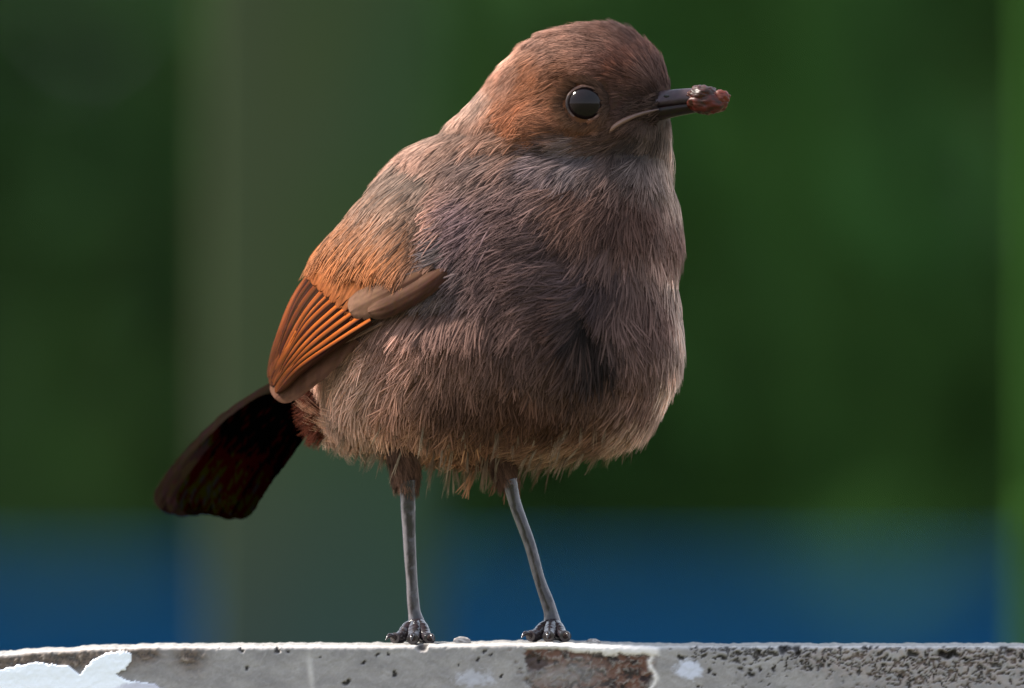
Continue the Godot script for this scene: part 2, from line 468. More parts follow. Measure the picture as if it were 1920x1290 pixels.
func build_place() -> void:
	var ground := MeshInstance3D.new()
	var pm := PlaneMesh.new()
	pm.size = Vector2(300, 300)
	ground.mesh = pm
	ground.position.y = GROUND
	ground.name = "ground"
	var gm := mat(Color.WHITE, 0.95)
	var gn := NoiseTexture2D.new()
	gn.width = 512
	gn.height = 512
	gn.seamless = true
	var gf := FastNoiseLite.new()
	gf.seed = 3
	gf.frequency = 0.02
	gf.fractal_octaves = 5
	gn.noise = gf
	var ramp := Gradient.new()
	ramp.set_color(0, lin(52, 62, 38).linear_to_srgb())
	ramp.set_color(1, lin(104, 100, 66).linear_to_srgb())
	gn.color_ramp = ramp
	gm.albedo_texture = gn
	gm.uv1_scale = Vector3(60, 60, 1)
	ground.material_override = gm
	ground.set_meta("kind", "structure")
	ground.set_meta("label", "mossy garden ground stretching away behind the ledge")
	add_child(ground)

	# the blue painted wall, far out of focus
	var wall := thing("blue_wall", Vector3(0, GROUND, -9.0), "low blue painted garden wall blurred behind the bird's legs", "wall")
	var wm := mat(Color(0.007, 0.062, 0.165).linear_to_srgb(), 0.9)
	wm.metallic_specular = 0.08
	var wn := NoiseTexture2D.new()
	wn.width = 256
	wn.height = 256
	wn.seamless = true
	wn.noise = gf
	wm.heightmap_enabled = true
	wm.heightmap_texture = wn
	wm.heightmap_scale = 0.3
	wm.uv1_triplanar = true
	var bm := BoxMesh.new()
	bm.size = Vector3(24, 0.92, 0.15)
	obj("wall_face", bm, wm, wall).position = Vector3(0, 0.46, 0)
	var cm := BoxMesh.new()
	cm.size = Vector3(24, 0.05, 0.2)
	obj("coping", cm, wm, wall).position = Vector3(0, 0.945, 0)

	# weathered post and green cane between the ledge and the wall
	var post := thing("wooden_post", P(605, 645, -1.4) * Vector3(1, 0, 1) + Vector3(0, GROUND, 0), "olive grey weathered post blurred behind the bird's back and tail", "post")
	var V := PackedVector3Array()
	var C := PackedColorArray()
	var prof := []
	for k in 4:
		for j in [-0.96, -0.93, -0.5, 0.0, 0.5, 0.93, 0.96]:
			prof.append(Vector2(0.985, j).rotated(TAU * k / 4.0))
	for r in 121:
		for q in prof:
			var y := 2.6 * r / 120.0
			var grain := clump.get_noise_3d(q.x * 5.0, y * 2.0, q.y * 5.0)
			var at: Vector2 = (q * 0.0318 * (1.0 + 0.035 * grain)).rotated(0.01)
			V.append(Vector3(at.x, y, at.y))
			var f := clampf(0.5 + 0.9 * clump.get_noise_3d(q.x * 1.2, y * 3.0, q.y), 0.0, 1.0)
			var side_shade := clampf(0.55 + 0.45 * q.x + 0.3 * grain, 0.0, 1.0)  # greener to the right; the lighter left side paints in a highlight
			C.append(lin(72, 78, 54).lerp(lin(54, 74, 44), side_shade).lerp(lin(56, 73, 76), clampf(1.0 - smoothstep(1.00, 1.17, y) + 0.3 * (f - 0.5), 0.0, 1.0)))
	var pmat := mat(Color.WHITE, 0.95, true)
	pmat.metallic_specular = 0.15
	obj("shaft", mesh_of(V, grid_index(121, prof.size(), true), C), pmat, post)
	var top := lump(Vector3(0, 2.6, 0), Vector3(0.036, 0.012, 0.036), 0.05, 2.0, 1.0, 10, 16)
	obj("cap", top, mat(lin(84, 92, 66).linear_to_srgb(), 0.9), post)
	var cane := thing("bamboo_cane", P(1938, 645, -0.9) * Vector3(1, 0, 1) + Vector3(0, GROUND, 0), "light green upright cane blurred at the right edge", "cane")
	var cmat := mat(lin(42, 70, 28).linear_to_srgb(), 0.9)
	cmat.metallic_specular = 0.08
	var q := PackedVector3Array()
	var rr := PackedFloat32Array()
	for k in 9:
		for e in [[0.0, 0.0042], [0.012, 0.0041], [0.25, 0.0041]]:
			q.append(Vector3(0.0006 * sin(k * 1.7), k * 0.28 + e[0], 0))
			rr.append(e[1])
	obj("stalk", tube(q, rr, 14, 4), cmat, cane)

	# shrubs of the hedge
	var leaves := [leaf_mesh(0), leaf_mesh(1), leaf_mesh(2)]
	var lm := mat(Color.WHITE, 0.65, true)
	lm.metallic_specular = 0.05
	lm.backlight_enabled = true
	lm.backlight = Color(0.35, 0.5, 0.2)
	var bark := mat(lin(70, 58, 44).linear_to_srgb(), 0.9)
	hedge(leaves, lm, bark)

# ------------------------------------------------------------------ the stone ledge
const EDGE := [[-400, 1232], [0, 1228], [90, 1221], [200, 1216], [300, 1213], [420, 1213], [560, 1212], [700, 1212], [840, 1210], [960, 1208], [1040, 1207], [1120, 1210], [1230, 1213], [1400, 1213], [1700, 1213], [2300, 1214]]
const PITS := [[452, 1219, 6], [520, 1219, 8], [540, 1222, 4], [463, 1253, 5], [650, 1280, 8], [707, 1228, 5], [728, 1227, 4], [682, 1243, 5], [740, 1264, 7], [795, 1211, 14], [908, 1222, 5], [920, 1228, 4],
	[896, 1237, 5], [940, 1268, 5], [1276, 1233, 7], [1352, 1231, 6], [1468, 1216, 13], [1472, 1216, 12], [1494, 1217, 12], [1408, 1265, 7], [1450, 1255, 6], [1520, 1253, 6], [1362, 1211, 10], [1620, 1213, 8], [1632, 1214, 6],
	[1644, 1213, 5], [1770, 1208, 8], [1773, 1228, 14], [1790, 1224, 10], [1836, 1252, 6], [1880, 1214, 8], [1710, 1226, 10], [1330, 1258, 6], [1339, 1265, 4], [1690, 1268, 6], [1712, 1275, 5], [1840, 1262, 5], [1893, 1221, 6], [1915, 1230, 7],
	[1555, 1247, 5], [1545, 1238, 4], [1305, 1213, 5], [1424, 1222, 5], [1446, 1216, 5], [1576, 1216, 5], [1668, 1237, 5], [1735, 1246, 5], [1810, 1236, 5], [1865, 1238, 4], [1395, 1247, 3], [1010, 1240, 5], [860, 1247, 3], [600, 1232, 3]]
const PAINT := [Vector2(-260, 1262), Vector2(0, 1256), Vector2(30, 1248), Vector2(70, 1241), Vector2(100, 1246), Vector2(128, 1248), Vector2(142, 1258), Vector2(150, 1266), Vector2(158, 1254), Vector2(172, 1238), Vector2(196, 1225), Vector2(226, 1220),
	Vector2(246, 1222), Vector2(246, 1240), Vector2(234, 1256), Vector2(214, 1264), Vector2(240, 1276), Vector2(290, 1282), Vector2(318, 1300), Vector2(318, 1345), Vector2(-260, 1345)]

func edge_at(px: float) -> float:
	for i in EDGE.size() - 1:
		if px <= EDGE[i + 1][0]:
			return lerpf(EDGE[i][1], EDGE[i + 1][1], smoothstep(0.0, 1.0, (px - EDGE[i][0]) / (EDGE[i + 1][0] - EDGE[i][0]))) + 1.2 * fine.get_noise_2d(px * 0.9, 5.0)
	return 1206.0

func blob(px: float, py: float, x: float, y: float, rx: float, ry: float) -> float:
	return exp(-pow((px - x) / rx, 2.0) - pow((py - y) / ry, 2.0))

func build_ledge() -> void:
	var ledge := thing("stone_ledge", Vector3(0, 0, 0), "weathered grey pitted stone ledge under the bird, splashed with white paint", "ledge")
	var front := 0.012
	var back := -0.0155
	var grey := lin(150, 144, 140)
	var V := PackedVector3Array()
	var C := PackedColorArray()
	var px0 := -260.0
	var px1 := 2180.0
	var cols := int((px1 - px0) / 2.6)
	var top_rows := 10
	var face_rows := 58
	var paint := PackedVector2Array(PAINT)
	for r in top_rows + face_rows:
		for c in cols:
			var px := px0 + (px1 - px0) * c / (cols - 1.0)
			var e := edge_at(px)
			var k := grey
			if r < top_rows:   # the top, from the back edge forward
				var t := r / float(top_rows)
				var z := lerpf(back, front - 0.0004, t)
				var y := P(px, e, front).y + 0.0003 * clump.get_noise_3d(px * 0.02, z * 300.0, 3.0) + 0.00025
				V.append(Vector3((px - 960.0) * S, y - (0.002 if r == 0 else 0.0), z))
				C.append(lin(146, 142, 137) * (0.85 + 0.25 * fine.get_noise_2d(px * 2.0, z * 20000.0)))
				continue
			var f := (r - top_rows) / float(face_rows - 1)
			var py := lerpf(e, 1345.0, f)
			var down := py - e
			var warp := Vector2(px + 14.0 * clump.get_noise_2d(px * 0.03, py * 0.03), py + 10.0 * clump.get_noise_2d(px * 0.03 + 50.0, py * 0.03))
			var n1 := clump.get_noise_2d(px * 0.012, py * 0.02)
			var n2 := clump.get_noise_2d(warp.x * 0.05, warp.y * 0.06 + 30.0)
			var n3 := clump.get_noise_2d(px * 0.16, py * 0.16)
			var relief := 0.10 * n1 + 0.10 * n2 + 0.05 * n3
			k = k.lerp(lin(120, 115, 114), clampf(0.5 + n1, 0, 1) * 0.7).lerp(lin(172, 167, 164), clampf(n2, 0.0, 1.0) * 0.5)
			k = k * (1.0 + 0.14 * n3)
			# rough worm-eaten stone to the right and under the top edge
			var wormy := smoothstep(1240.0, 1330.0, px) * (0.35 + 0.65 * exp(-down / 30.0)) + 0.9 * blob(px, py, 1720, 1245, 190, 40) + 0.25 * exp(-down / 14.0) * smoothstep(300, 420, px)
			wormy *= 1.15
			wormy *= 1.0 - 0.8 * blob(px, py, 1300, 1262, 60, 22) - 0.6 * blob(px, py, 1560, 1275, 110, 22)
			var ridge := absf(clump.get_noise_2d(warp.x * 0.034 + 7.0, warp.y * 0.046))
			var hole := clampf((0.17 - ridge) / 0.10, 0.0, 1.0) * smoothstep(0.45, 0.8, wormy * 0.85 + 0.75 * clump.get_noise_2d(px * 0.05 + 90.0, py * 0.07))
			relief -= 0.55 * hole
			k = k.lerp(lin(46, 39, 35), 0.9 * hole).lerp(lin(150, 126, 112), clampf(wormy, 0, 1) * 0.35 * smoothstep(1450, 1560, px) * clampf(0.5 + n2 * 2.0, 0, 1))
			# brown crust: upper left, the short stain, the broken patch under the right foot
			var crust := clampf(1.2 * smoothstep(300.0, 210.0, px) * exp(-pow(down / 40.0, 4.0)) + 1.2 * blob(px, py, 280, 1226, 22, 14) + 1.1 * blob(px, py, 356, 1232, 30, 26), 0, 1)
			var broken := smoothstep(975.0, 1000.0, px + 46.0 * clump.get_noise_2d(px * 0.03, py * 0.045 + 12.0) + 10.0 * n2) * smoothstep(1236.0, 1218.0, px) * smoothstep(2.0, 12.0, down - 8.0 * smoothstep(1020, 1120, px))
			crust = clampf(crust * (0.95 + 0.9 * n2), 0, 1)
			relief += 0.25 * crust * n2 - 0.12 * crust
			k = k.lerp(lin(92, 74, 60), crust * 0.9).lerp(lin(34, 26, 22), crust * clampf(-n2 * 3.0 + n3 + 0.15, 0, 1)).lerp(lin(150, 136, 124), crust * clampf(n2 * 2.0 - 0.5, 0, 1))
			if broken > 0.0:
				var rust := clampf(0.5 + 1.5 * clump.get_noise_2d(warp.x * 0.03, warp.y * 0.05 + 77.0), 0, 1)
				var grit := clump.get_noise_2d(warp.x * 0.07, warp.y * 0.07)
				var bare := clampf(blob(px, py, 1020, 1268, 50, 22) + 0.8 * blob(px, py, 1090, 1262, 40, 26), 0, 1)
				relief += broken * (-0.35 + 0.35 * grit)
				k = k.lerp(lin(98, 66, 52).lerp(lin(40, 28, 24), clampf(rust * 1.5 - 0.3, 0, 1)).lerp(lin(150, 140, 132), clampf(grit * 1.5, 0, 1) * 0.7), broken * (1.0 - 0.6 * bare))
				var chip := smoothstep(0.45, 0.6, blob(px, py, 1005, 1243, 26, 16) + 0.2 * n2)
				relief -= 0.3 * chip
				k = k.lerp(lin(74, 60, 56), chip)
			# pale crust of lime along the broken edge and down the crack
			var lime := smoothstep(975, 1000, px) * smoothstep(1242, 1228, px) * smoothstep(12.0, 7.0, down - 10.0 * smoothstep(1030, 1130, px) * (0.7 + n2))
			lime = maxf(lime, blob(px + 3.0 * n2, py, 1224 + 6.0 * sin(py * 0.11), py, 5.0, 50) * smoothstep(1200, 1210, py))
			lime = maxf(lime, 0.5 * blob(px, py, 578 + 0.1 * (py - 1215), 1262, 6, 34))
			relief += 0.22 * lime
			k = k.lerp(lin(222, 214, 208), lime * 0.9)
			k = k.lerp(lin(206, 208, 222), 0.8 * smoothstep(0.4, 0.8, blob(px, py, 1292, 1256, 34, 24) + 0.3 * n2)).lerp(lin(196, 196, 208), 0.5 * smoothstep(0.4, 0.9, blob(px, py, 890, 1272, 50, 20) + 0.4 * n2))
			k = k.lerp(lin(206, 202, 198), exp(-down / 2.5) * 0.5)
			for q in PITS:
				var dx: float = px - q[0]
				if absf(dx) < 24.0:
					var ang := atan2(py - q[1], dx)
					var d: float = sqrt(dx * dx + pow((py - q[1]) * 1.25, 2.0)) / (q[2] * (1.0 + 0.35 * sin(ang * 2.0 + q[0]) + 0.2 * sin(ang * 3.0 + q[1])))
					var pit := smoothstep(1.0, 0.55, d)
					relief -= pit * 0.075 * q[2]
					k = k.lerp(lin(36, 31, 29), pit * 0.92)
			# flaked white paint
			var jig := Vector2(px + 2.5 * clump.get_noise_2d(px * 0.07, py * 0.07), py + 2.5 * clump.get_noise_2d(px * 0.07 + 20.0, py * 0.07))
			if px < 340.0 and Geometry2D.is_point_in_polygon(jig, paint):
				relief = 0.42 + 0.14 * n1 + 0.12 * n2
				var bald := smoothstep(0.5, 0.75, blob(px, py, 270, 1290, 70, 16) + 0.2 * n2)
				k = lin(240, 242, 246).lerp(lin(196, 194, 204), bald) * (1.0 + 0.04 * n3)
			var round_ := 0.0005 * pow(maxf(0.0, 1.0 - down / 6.0), 2.0)
			var p := P(px, py, front + relief * 0.001 - round_)
			V.append(p)
			C.append(k)
	obj("coping", mesh_of(V, grid_index(top_rows + face_rows, cols, false), C), mat(Color.WHITE, 0.82, true), ledge)
	# the rest of the wall below and to both sides
	var rest := mat(Color.WHITE, 0.9)
	var t := NoiseTexture2D.new()
	t.width = 512
	t.height = 512
	t.seamless = true
	var f2 := FastNoiseLite.new()
	f2.frequency = 0.03
	f2.fractal_octaves = 5
	f2.seed = 21
	t.noise = f2
	var ramp := Gradient.new()
	ramp.set_color(0, Color(0.42, 0.40, 0.39))
	ramp.set_color(1, Color(0.70, 0.69, 0.69))
	t.color_ramp = ramp
	rest.albedo_texture = t
	rest.uv1_triplanar = true
	rest.uv1_scale = Vector3(9, 9, 9)
	rest.heightmap_enabled = true
	rest.heightmap_texture = t
	rest.heightmap_scale = 0.1
	for s in [-1.0, 1.0]:
		var bx := BoxMesh.new()
		bx.size = Vector3(1.4, 0.03, back * -1.0 + front)
		var at := 0.825 - 0.001
		obj("coping", bx, rest, ledge).position = Vector3(s * at, -0.0152 - (0.0008 if s < 0 else 0.0), (front + back) / 2.0)
	var body := BoxMesh.new()
	body.size = Vector3(3.0, -GROUND - 0.0142, 0.036)
	obj("wall_face", body, rest, ledge).position = Vector3(0, (GROUND - 0.0142) / 2.0, (front + back) / 2.0)

	var pm := mat(Color.WHITE, 0.8, true)
	rng.seed = 77
	var peb := [[866, 1197, 17, 7, "small pale pebble on the ledge between the bird's feet"], [1112, 1199, 13, 5, "tiny flat grey pebble on the ledge right of the bird's right-hand foot"]]
	for q in peb:
		var y: float = P(q[0], edge_at(q[0]), 0.012).y
		var o := thing("pebble", Vector3((q[0] - 960.0) * S, y, -0.002), q[4], "pebble", "pebbles on the ledge")
		obj("stone", lump(Vector3(0, q[3] * S * 0.6, 0), Vector3(q[2] * S, q[3] * S * 1.3, q[2] * S * 0.8), 0.22, 1.6, q[0] * 0.1, 14, 20, lin(196, 188, 182), lin(120, 110, 104)), pm, o)

# ------------------------------------------------------------------ the bird
func build_bird() -> void:
	var bird := thing("bird", Vector3.ZERO, "plump brown songbird standing on the stone ledge with its head turned right", "bird")
	# body: one continuous surface
	var rows := []
	for i in 150:
		var t := i / 149.0
		rows.append(lerpf(47.3, 856.8, t - sin(TAU * t) * 0.125))
	var cols := 132
	var V := PackedVector3Array()
	var C := PackedColorArray()
	for py in rows:
		for c in cols:
			var p := body_at(py, TAU * c / cols)
			V.append(p)
			var px := 960.0 + p.x / S * D / (D - p.z)
			C.append(tone_at(px, py) * 0.32)
	var idx := grid_index(rows.size(), cols, true)
	var bm := mesh_of(V, idx, C)
	var skin := mat(Color.WHITE, 0.95, true)
	skin.metallic_specular = 0.1
	obj("body", bm, skin, bird)
	var N: PackedVector3Array = bm.surface_get_arrays(0)[Mesh.ARRAY_NORMAL]

	# plumage: tufts of fine barbs laid over the body
	var down := mat(Color.WHITE, 0.7, true)
	down.metallic_specular = 0.25
	down.backlight_enabled = true
	down.backlight = Color(0.8, 0.74, 0.68)
	down.rim_enabled = true
	down.rim = 0.08
	down.rim_tint = 0.6
	var tufts := []
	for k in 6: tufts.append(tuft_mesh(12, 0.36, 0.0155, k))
	var sums := PackedFloat32Array()
	var total := 0.0
	for r in rows.size() - 1:
		for c in cols:
			var a := r * cols + c
			var b := r * cols + (c + 1) % cols
			var area := (V[b] - V[a]).cross(V[a + cols] - V[a]).length()
			var dens := 1.0 if N[a].z > -0.2 else 0.4
			if rows[r] < 300: dens *= 2.6
			total += area * dens
			sums.append(total)
	var parts := {"head_plumage": [[], []], "breast_plumage": [[], []], "belly_plumage": [[], []], "mantle_plumage": [[], []]}
	rng.seed = 31
	for i in 30000:
		var q := sums.bsearch(rng.randf() * total)
		q = mini(q, sums.size() - 1)
		var r := q / cols
		var c := q % cols
		var u := rng.randf()
		var v := rng.randf()
		var a := r * cols + c
		var b := r * cols + (c + 1) % cols
		var p := V[a].lerp(V[b], u).lerp(V[a + cols].lerp(V[b + cols], u), v)
		var n := N[a].lerp(N[b], u).lerp(N[a + cols].lerp(N[b + cols], u), v).normalized()
		var px := 960.0 + p.x / S * D / (D - p.z)
		var py := 645.0 - (p.y - CAM_Y) / S * D / (D - p.z)
		if p.z > 0.0 and pow((px - 1097.0) / 36.0, 2.0) + pow((py - 194.0) / 34.0, 2.0) < 1.0: continue
		if p.z > 0.0 and px > 1236 and py > 172 and py < 220: continue
		var f := lie_at(px, py)
		var cl := clump.get_noise_3dv(p * 300.0)
		var c2 := clump.get_noise_3dv(p * 120.0 + Vector3(9, 0, 0))
		f = f.rotated(rng.randf_range(-0.16, 0.16) + 0.6 * clump.get_noise_3dv(p * 160.0 + Vector3(0, 30, 0)))
		var size := lerpf(0.0042, 0.0088, smoothstep(150.0, 480.0, py)) * rng.randf_range(0.8, 1.2)
		if pow((px - 1097.0) / 70.0, 2.0) + pow((py - 194.0) / 66.0, 2.0) < 1.0 and p.z > 0.0: size *= 0.5
		if px > 1140 and py > 150 and py < 250: size *= 0.62
		var lift := rng.randf_range(0.02, 0.16)
		if py > 780: lift += rng.randf_range(0.0, 0.12)
		if px > 1225 and py > 240 and py < 700: lift *= 0.7
		var tone := tone_at(px, py)
		var k := 1.0 + 0.45 * cl + 0.4 * c2 + rng.randf_range(-0.2, 0.25)
		k *= pow(clampf(tone.get_luminance() / 0.15, 0.3, 2.2), 0.6) * 1.0  # widens the painted contrast of sunlit flank and rim against the breast
		k *= 1.12
		if rng.randf() < 0.08:
			k *= 1.5
			lift += 0.06
		k *= 0.92
		tone = Color(tone.r * k * 0.99, tone.g * k * 0.90, tone.b * k * 0.88)
		var part := "head_plumage" if py < 265 and px > 830 else ("mantle_plumage" if px < 860 and py < 470 else ("breast_plumage" if py < 600 else "belly_plumage"))
		parts[part][0].append(lay(p - n * 0.0002, n, Vector3(f.x, -f.y, 0), lift, size, rng.randf_range(0.8, 1.15)))
		parts[part][1].append(tone)
	# longer, paler wisps that hang from the rim of the belly
	for i in 420:
		var r := rng.randi_range(0, rows.size() - 2)
		while rows[r] < 775.0: r = rng.randi_range(0, rows.size() - 2)
		var c := rng.randi_range(0, cols - 1)
		var a := r * cols + c
		var p := V[a].lerp(V[(r + 1) * cols + (c + 1) % cols], rng.randf())
		var n := Vector3(N[a].x * 0.4, 0.0, 1.0 if N[a].z > 0.0 else -1.0).normalized()
		var px := 960.0 + p.x / S * D / (D - p.z)
		var f := lie_at(px, rows[r]).rotated(rng.randf_range(-0.3, 0.3))
		var tone := lin(204, 182, 154).lerp(lin(164, 132, 106), rng.randf()) * rng.randf_range(0.6, 1.1)
		parts["belly_plumage"][0].append(lay(p, n, Vector3(f.x * 0.8, -f.y - 0.2, 0), rng.randf_range(-0.05, 0.25), 0.0056 * pow(rng.randf_range(0.55, 1.2), 1.5) * (1.35 if rng.randf() < 0.12 else 1.0), rng.randf_range(0.2, 0.42)))
		parts["belly_plumage"][1].append(tone)
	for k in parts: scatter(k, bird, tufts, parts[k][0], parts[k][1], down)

	# bristly dark feathers round the base of the bill
	var bx := []
	var bc := []
	for i in 170:
		var e := Vector2(rng.randf_range(1186, 1236), rng.randf_range(166, 238))
		var p := P(e.x, e.y, 0.0130 - 0.0030 * pow((e.y - 200.0) / 36.0, 2.0) + rng.randf_range(-0.0006, 0.0004))
		bx.append(lay(p, Vector3(0.2, (200.0 - e.y) / 60.0, 1.0).normalized(), Vector3(-1.0, -0.25, 0).rotated(Vector3.BACK, rng.randf_range(-0.4, 0.4)), rng.randf_range(0.0, 0.12), rng.randf_range(0.002, 0.0034)))
		bc.append(lin(116, 90, 78).lerp(lin(84, 64, 56), rng.randf()) * rng.randf_range(0.6, 1.1))
	# short feathers that close round the eyelid
	for i in 240:
		var a := rng.randf() * TAU
		var d := rng.randf_range(1.0, 1.22)
		var e := Vector2(1097 + cos(a) * 38.5 * d, 194 - sin(a) * 36.5 * d)
		var away := Vector3(cos(a) * 0.6 - 0.8, sin(a) * 0.6 - 0.1, 0).normalized()
		bx.append(lay(P(e.x, e.y, front_z(e.x, e.y) + 0.0004), Vector3(0.05, 0.05, 1.0).normalized(), away, rng.randf_range(0.0, 0.12), rng.randf_range(0.0016, 0.0027)))
		var et := tone_at(e.x, e.y) * rng.randf_range(0.55, 1.05)
		bc.append(et)
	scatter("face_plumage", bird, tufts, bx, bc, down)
	build_wing(bird, tufts, down)
	build_tail(bird, tufts, down)
	build_head(bird)
	build_leg(bird, [[752, 836, 27.0], [760, 868, 27.0], [762, 892, 22.0], [764, 915, 17.0]], [[764, 900, 18.0], [765, 942, 14.0], [768, 1020, 11.8], [772, 1085, 10.8], [776, 1140, 11.6], [782, 1172, 16.0]], tufts, down, 0)
	build_leg(bird, [[936, 838, 24.0], [945, 870, 21.0], [952, 892, 15.0], [957, 912, 13.0]], [[955, 898, 14.0], [967, 948, 11.5], [993, 1020, 10.8], [1011, 1085, 10.4], [1030, 1140, 12.6], [1036, 1172, 17.0]], tufts, down, 1)
	# the food it holds
	var food := thing("food_morsel", Vector3.ZERO, "wet reddish brown morsel of food gripped at the tip of the bird's bill", "food")
	var fm := mat(Color.WHITE, 0.42, true)
	fm.clearcoat_enabled = true
	fm.clearcoat = 0.08
	fm.metallic_specular = 0.35
	fm.subsurf_scatter_enabled = true
	fm.subsurf_scatter_strength = 0.05
	var red := lin(74, 28, 15)
	var dark := lin(36, 16, 11)
	obj("pulp", lump(P(1326, 193, 0.0132), Vector3(0.0037, 0.0022, 0.0024), 0.17, 1.3, 3.0, 30, 40, red, dark), fm, food)
	obj("husk", lump(P(1318, 177, 0.0128), Vector3(0.0028, 0.0017, 0.0026), 0.22, 1.5, 8.0, 26, 36, lin(58, 31, 22), dark), fm, food)
	obj("tip", lump(P(1350, 182, 0.0136), Vector3(0.0019, 0.0013, 0.0014), 0.25, 1.6, 12.0, 20, 28, lin(92, 46, 30), red), fm, food)

func build_wing(bird: Node3D, tufts: Array, down: Material) -> void:
	var wing := Node3D.new()
	wing.name = "wing"
	bird.add_child(wing, true)
	# the arm and hand under the feathers: a closed lens of flesh and down
	var lp := [Vector2(762, 310), Vector2(716, 345), Vector2(655, 410), Vector2(596, 482), Vector2(556, 545), Vector2(524, 620), Vector2(516, 690), Vector2(515, 735)]
	var rp := [Vector2(820, 340), Vector2(850, 410), Vector2(838, 470), Vector2(812, 532), Vector2(730, 588), Vector2(652, 628), Vector2(600, 660), Vector2(540, 725)]
	var V := PackedVector3Array()
	var C := PackedColorArray()
	var n := 29
	for r in n:
		var u := r / float(n - 1) * 7.0
		var i := mini(int(u), 6)
		var l: Vector2 = lp[i].lerp(lp[i + 1], u - i)
		var q: Vector2 = rp[i].lerp(rp[i + 1], u - i)
		for c in 32:
			var a := TAU * c / 32.0
			var e := l.lerp(q, 0.5 - 0.5 * cos(a))
			var z := front_z(e.x, e.y, true) + (0.0004 - 0.0016 * shoulder(e.x, e.y) if a < PI else -0.0035 * absf(sin(a)))
			V.append(P(e.x, e.y, z))
			C.append(lin(58, 40, 30))
	obj("wing_arm", mesh_of(V, grid_index(n, 32, true), C), mat(Color.WHITE, 0.9, true), wing)

	var fm := mat(Color.WHITE, 0.6, true)
	fm.metallic_specular = 0.08
	fm.backlight_enabled = true
	fm.backlight = Color(0.12, 0.08, 0.05)
	rng.seed = 64
	var rust := lin(196, 112, 54)
	var dark := lin(44, 26, 20)
	# broad brown quill that shows below the fan
	feather(wing, "feather", 0, [Vector2(660, 626), Vector2(605, 668), Vector2(556, 706), Vector2(516, 748)], 36, 0.5, lin(66, 44, 36), lin(84, 58, 46), lin(112, 80, 66), fm, 0.4, 0.0004, -1.0)
	feather(wing, "feather", 0, [Vector2(716, 606), Vector2(652, 638), Vector2(588, 660)], 3.5, 0.3, lin(120, 92, 78), lin(150, 120, 104), lin(160, 130, 112), fm, 0.8, 0.0001)
	# fan of flight feathers, lowest first
	for k in 11:
		var t := k / 10.0
		var a := Vector2(696, 602).lerp(Vector2(606, 484), t)
		var b := Vector2(610, 658).lerp(Vector2(560, 552), t)
		var c := Vector2(556, 696).lerp(Vector2(524, 640), t)
		var d := Vector2(519, 738).lerp(Vector2(505, 716), t)
		var vane_edge := lin(196, 102, 44).lerp(lin(116, 60, 32), smoothstep(0.5, 0.85, t))  # orange outer vane, browner in the upper feathers
		feather(wing, "feather", 0, [a, b + Vector2(rng.randf_range(-5, 5), rng.randf_range(-5, 5)), c + Vector2(rng.randf_range(-2, 2), rng.randf_range(-3, 3)), d + Vector2(rng.randf_range(-1, 3), rng.randf_range(-14, 4))], rng.randf_range(9.0, 14.5), 1.0 + 0.16 * (10 - k), dark, vane_edge * rng.randf_range(0.42, 0.8), lin(52, 30, 20), fm, 0.3, 0.0005, 1.0)
	# coverts: two rows over the roots of the fan
	for k in 9:
		var t := k / 8.0
		var a := Vector2(736, 526).lerp(Vector2(652, 432), t)
		var d := Vector2(668, 612).lerp(Vector2(576, 524), t)
		var m := a.lerp(d, 0.55) + Vector2(-6, -8)
		feather(wing, "feather", 0, [a, m, d], 15, 2.2 - 0.06 * k, lin(112, 66, 38), lin(152, 90, 54), lin(112, 60, 32), fm, 0.45, 0.0005, -1.0)
	for k in 9:
		var t := k / 8.0
		var a := Vector2(782, 452).lerp(Vector2(712, 372), t)
		var d := Vector2(718, 546).lerp(Vector2(616, 478), t)
		var m := a.lerp(d, 0.5) + Vector2(-4, -6)
		feather(wing, "feather", 0, [a, m, d], 16, 2.5 - 0.06 * k, lin(160, 112, 82), lin(206, 164, 138), lin(206, 156, 120), fm, 0.5, 0.0005, -1.0)
	# two grey brown feathers lying over the lower edge
	feather(wing, "feather", 0, [Vector2(872, 466), Vector2(780, 522), Vector2(700, 562), Vector2(656, 586)], 28, 3.1, lin(72, 50, 39), lin(88, 63, 50), lin(106, 79, 63), fm, 0.28, 0.0009)
	feather(wing, "feather", 0, [Vector2(880, 474), Vector2(802, 532), Vector2(735, 570), Vector2(690, 586)], 22, 3.6, lin(62, 42, 33), lin(76, 54, 43), lin(94, 69, 55), fm, 0.35, 0.0009)
	# soft scapular feathers over the shoulder
	var X := []
	var C2 := []
	for i in 3400:
		var u := rng.randf()
		var v := rng.randf()
		var e := Vector2(752, 296).lerp(Vector2(592, 474), u).lerp(Vector2(872, 372).lerp(Vector2(812, 500), u), v)
		if rng.randf() < smoothstep(0.72, 1.0, u) * 0.8: continue
		var z := front_z(e.x, e.y, true)
		var zx := front_z(e.x + 4.0, e.y, true)
		var zy := front_z(e.x, e.y + 4.0, true)
		var p := P(e.x, e.y, z + (0.0024 + 0.0006 * u) * (1.0 - 0.92 * shoulder(e.x, e.y)))
		var nn := (P(e.x, e.y + 4.0, zy) - P(e.x, e.y, z)).cross(P(e.x + 4.0, e.y, zx) - P(e.x, e.y, z)).normalized()
		var dir := Vector3(-0.62, -0.78, 0).rotated(Vector3.BACK, rng.randf_range(-0.25, 0.25))
		var tone := lin(178, 148, 130).lerp(lin(184, 116, 70), clampf(u * 1.5 - 0.45 + 0.4 * rng.randf(), 0, 1)).lerp(lin(136, 108, 98), smoothstep(0.6, 1.0, v) * (1.0 - 0.5 * u)).lerp(tone_at(e.x, e.y), shoulder(e.x, e.y))
		var k := (1.0 + 0.5 * clump.get_noise_3dv(p * 340.0) + rng.randf_range(-0.3, 0.3)) * (0.5 if rng.randf() < 0.22 else 1.0)
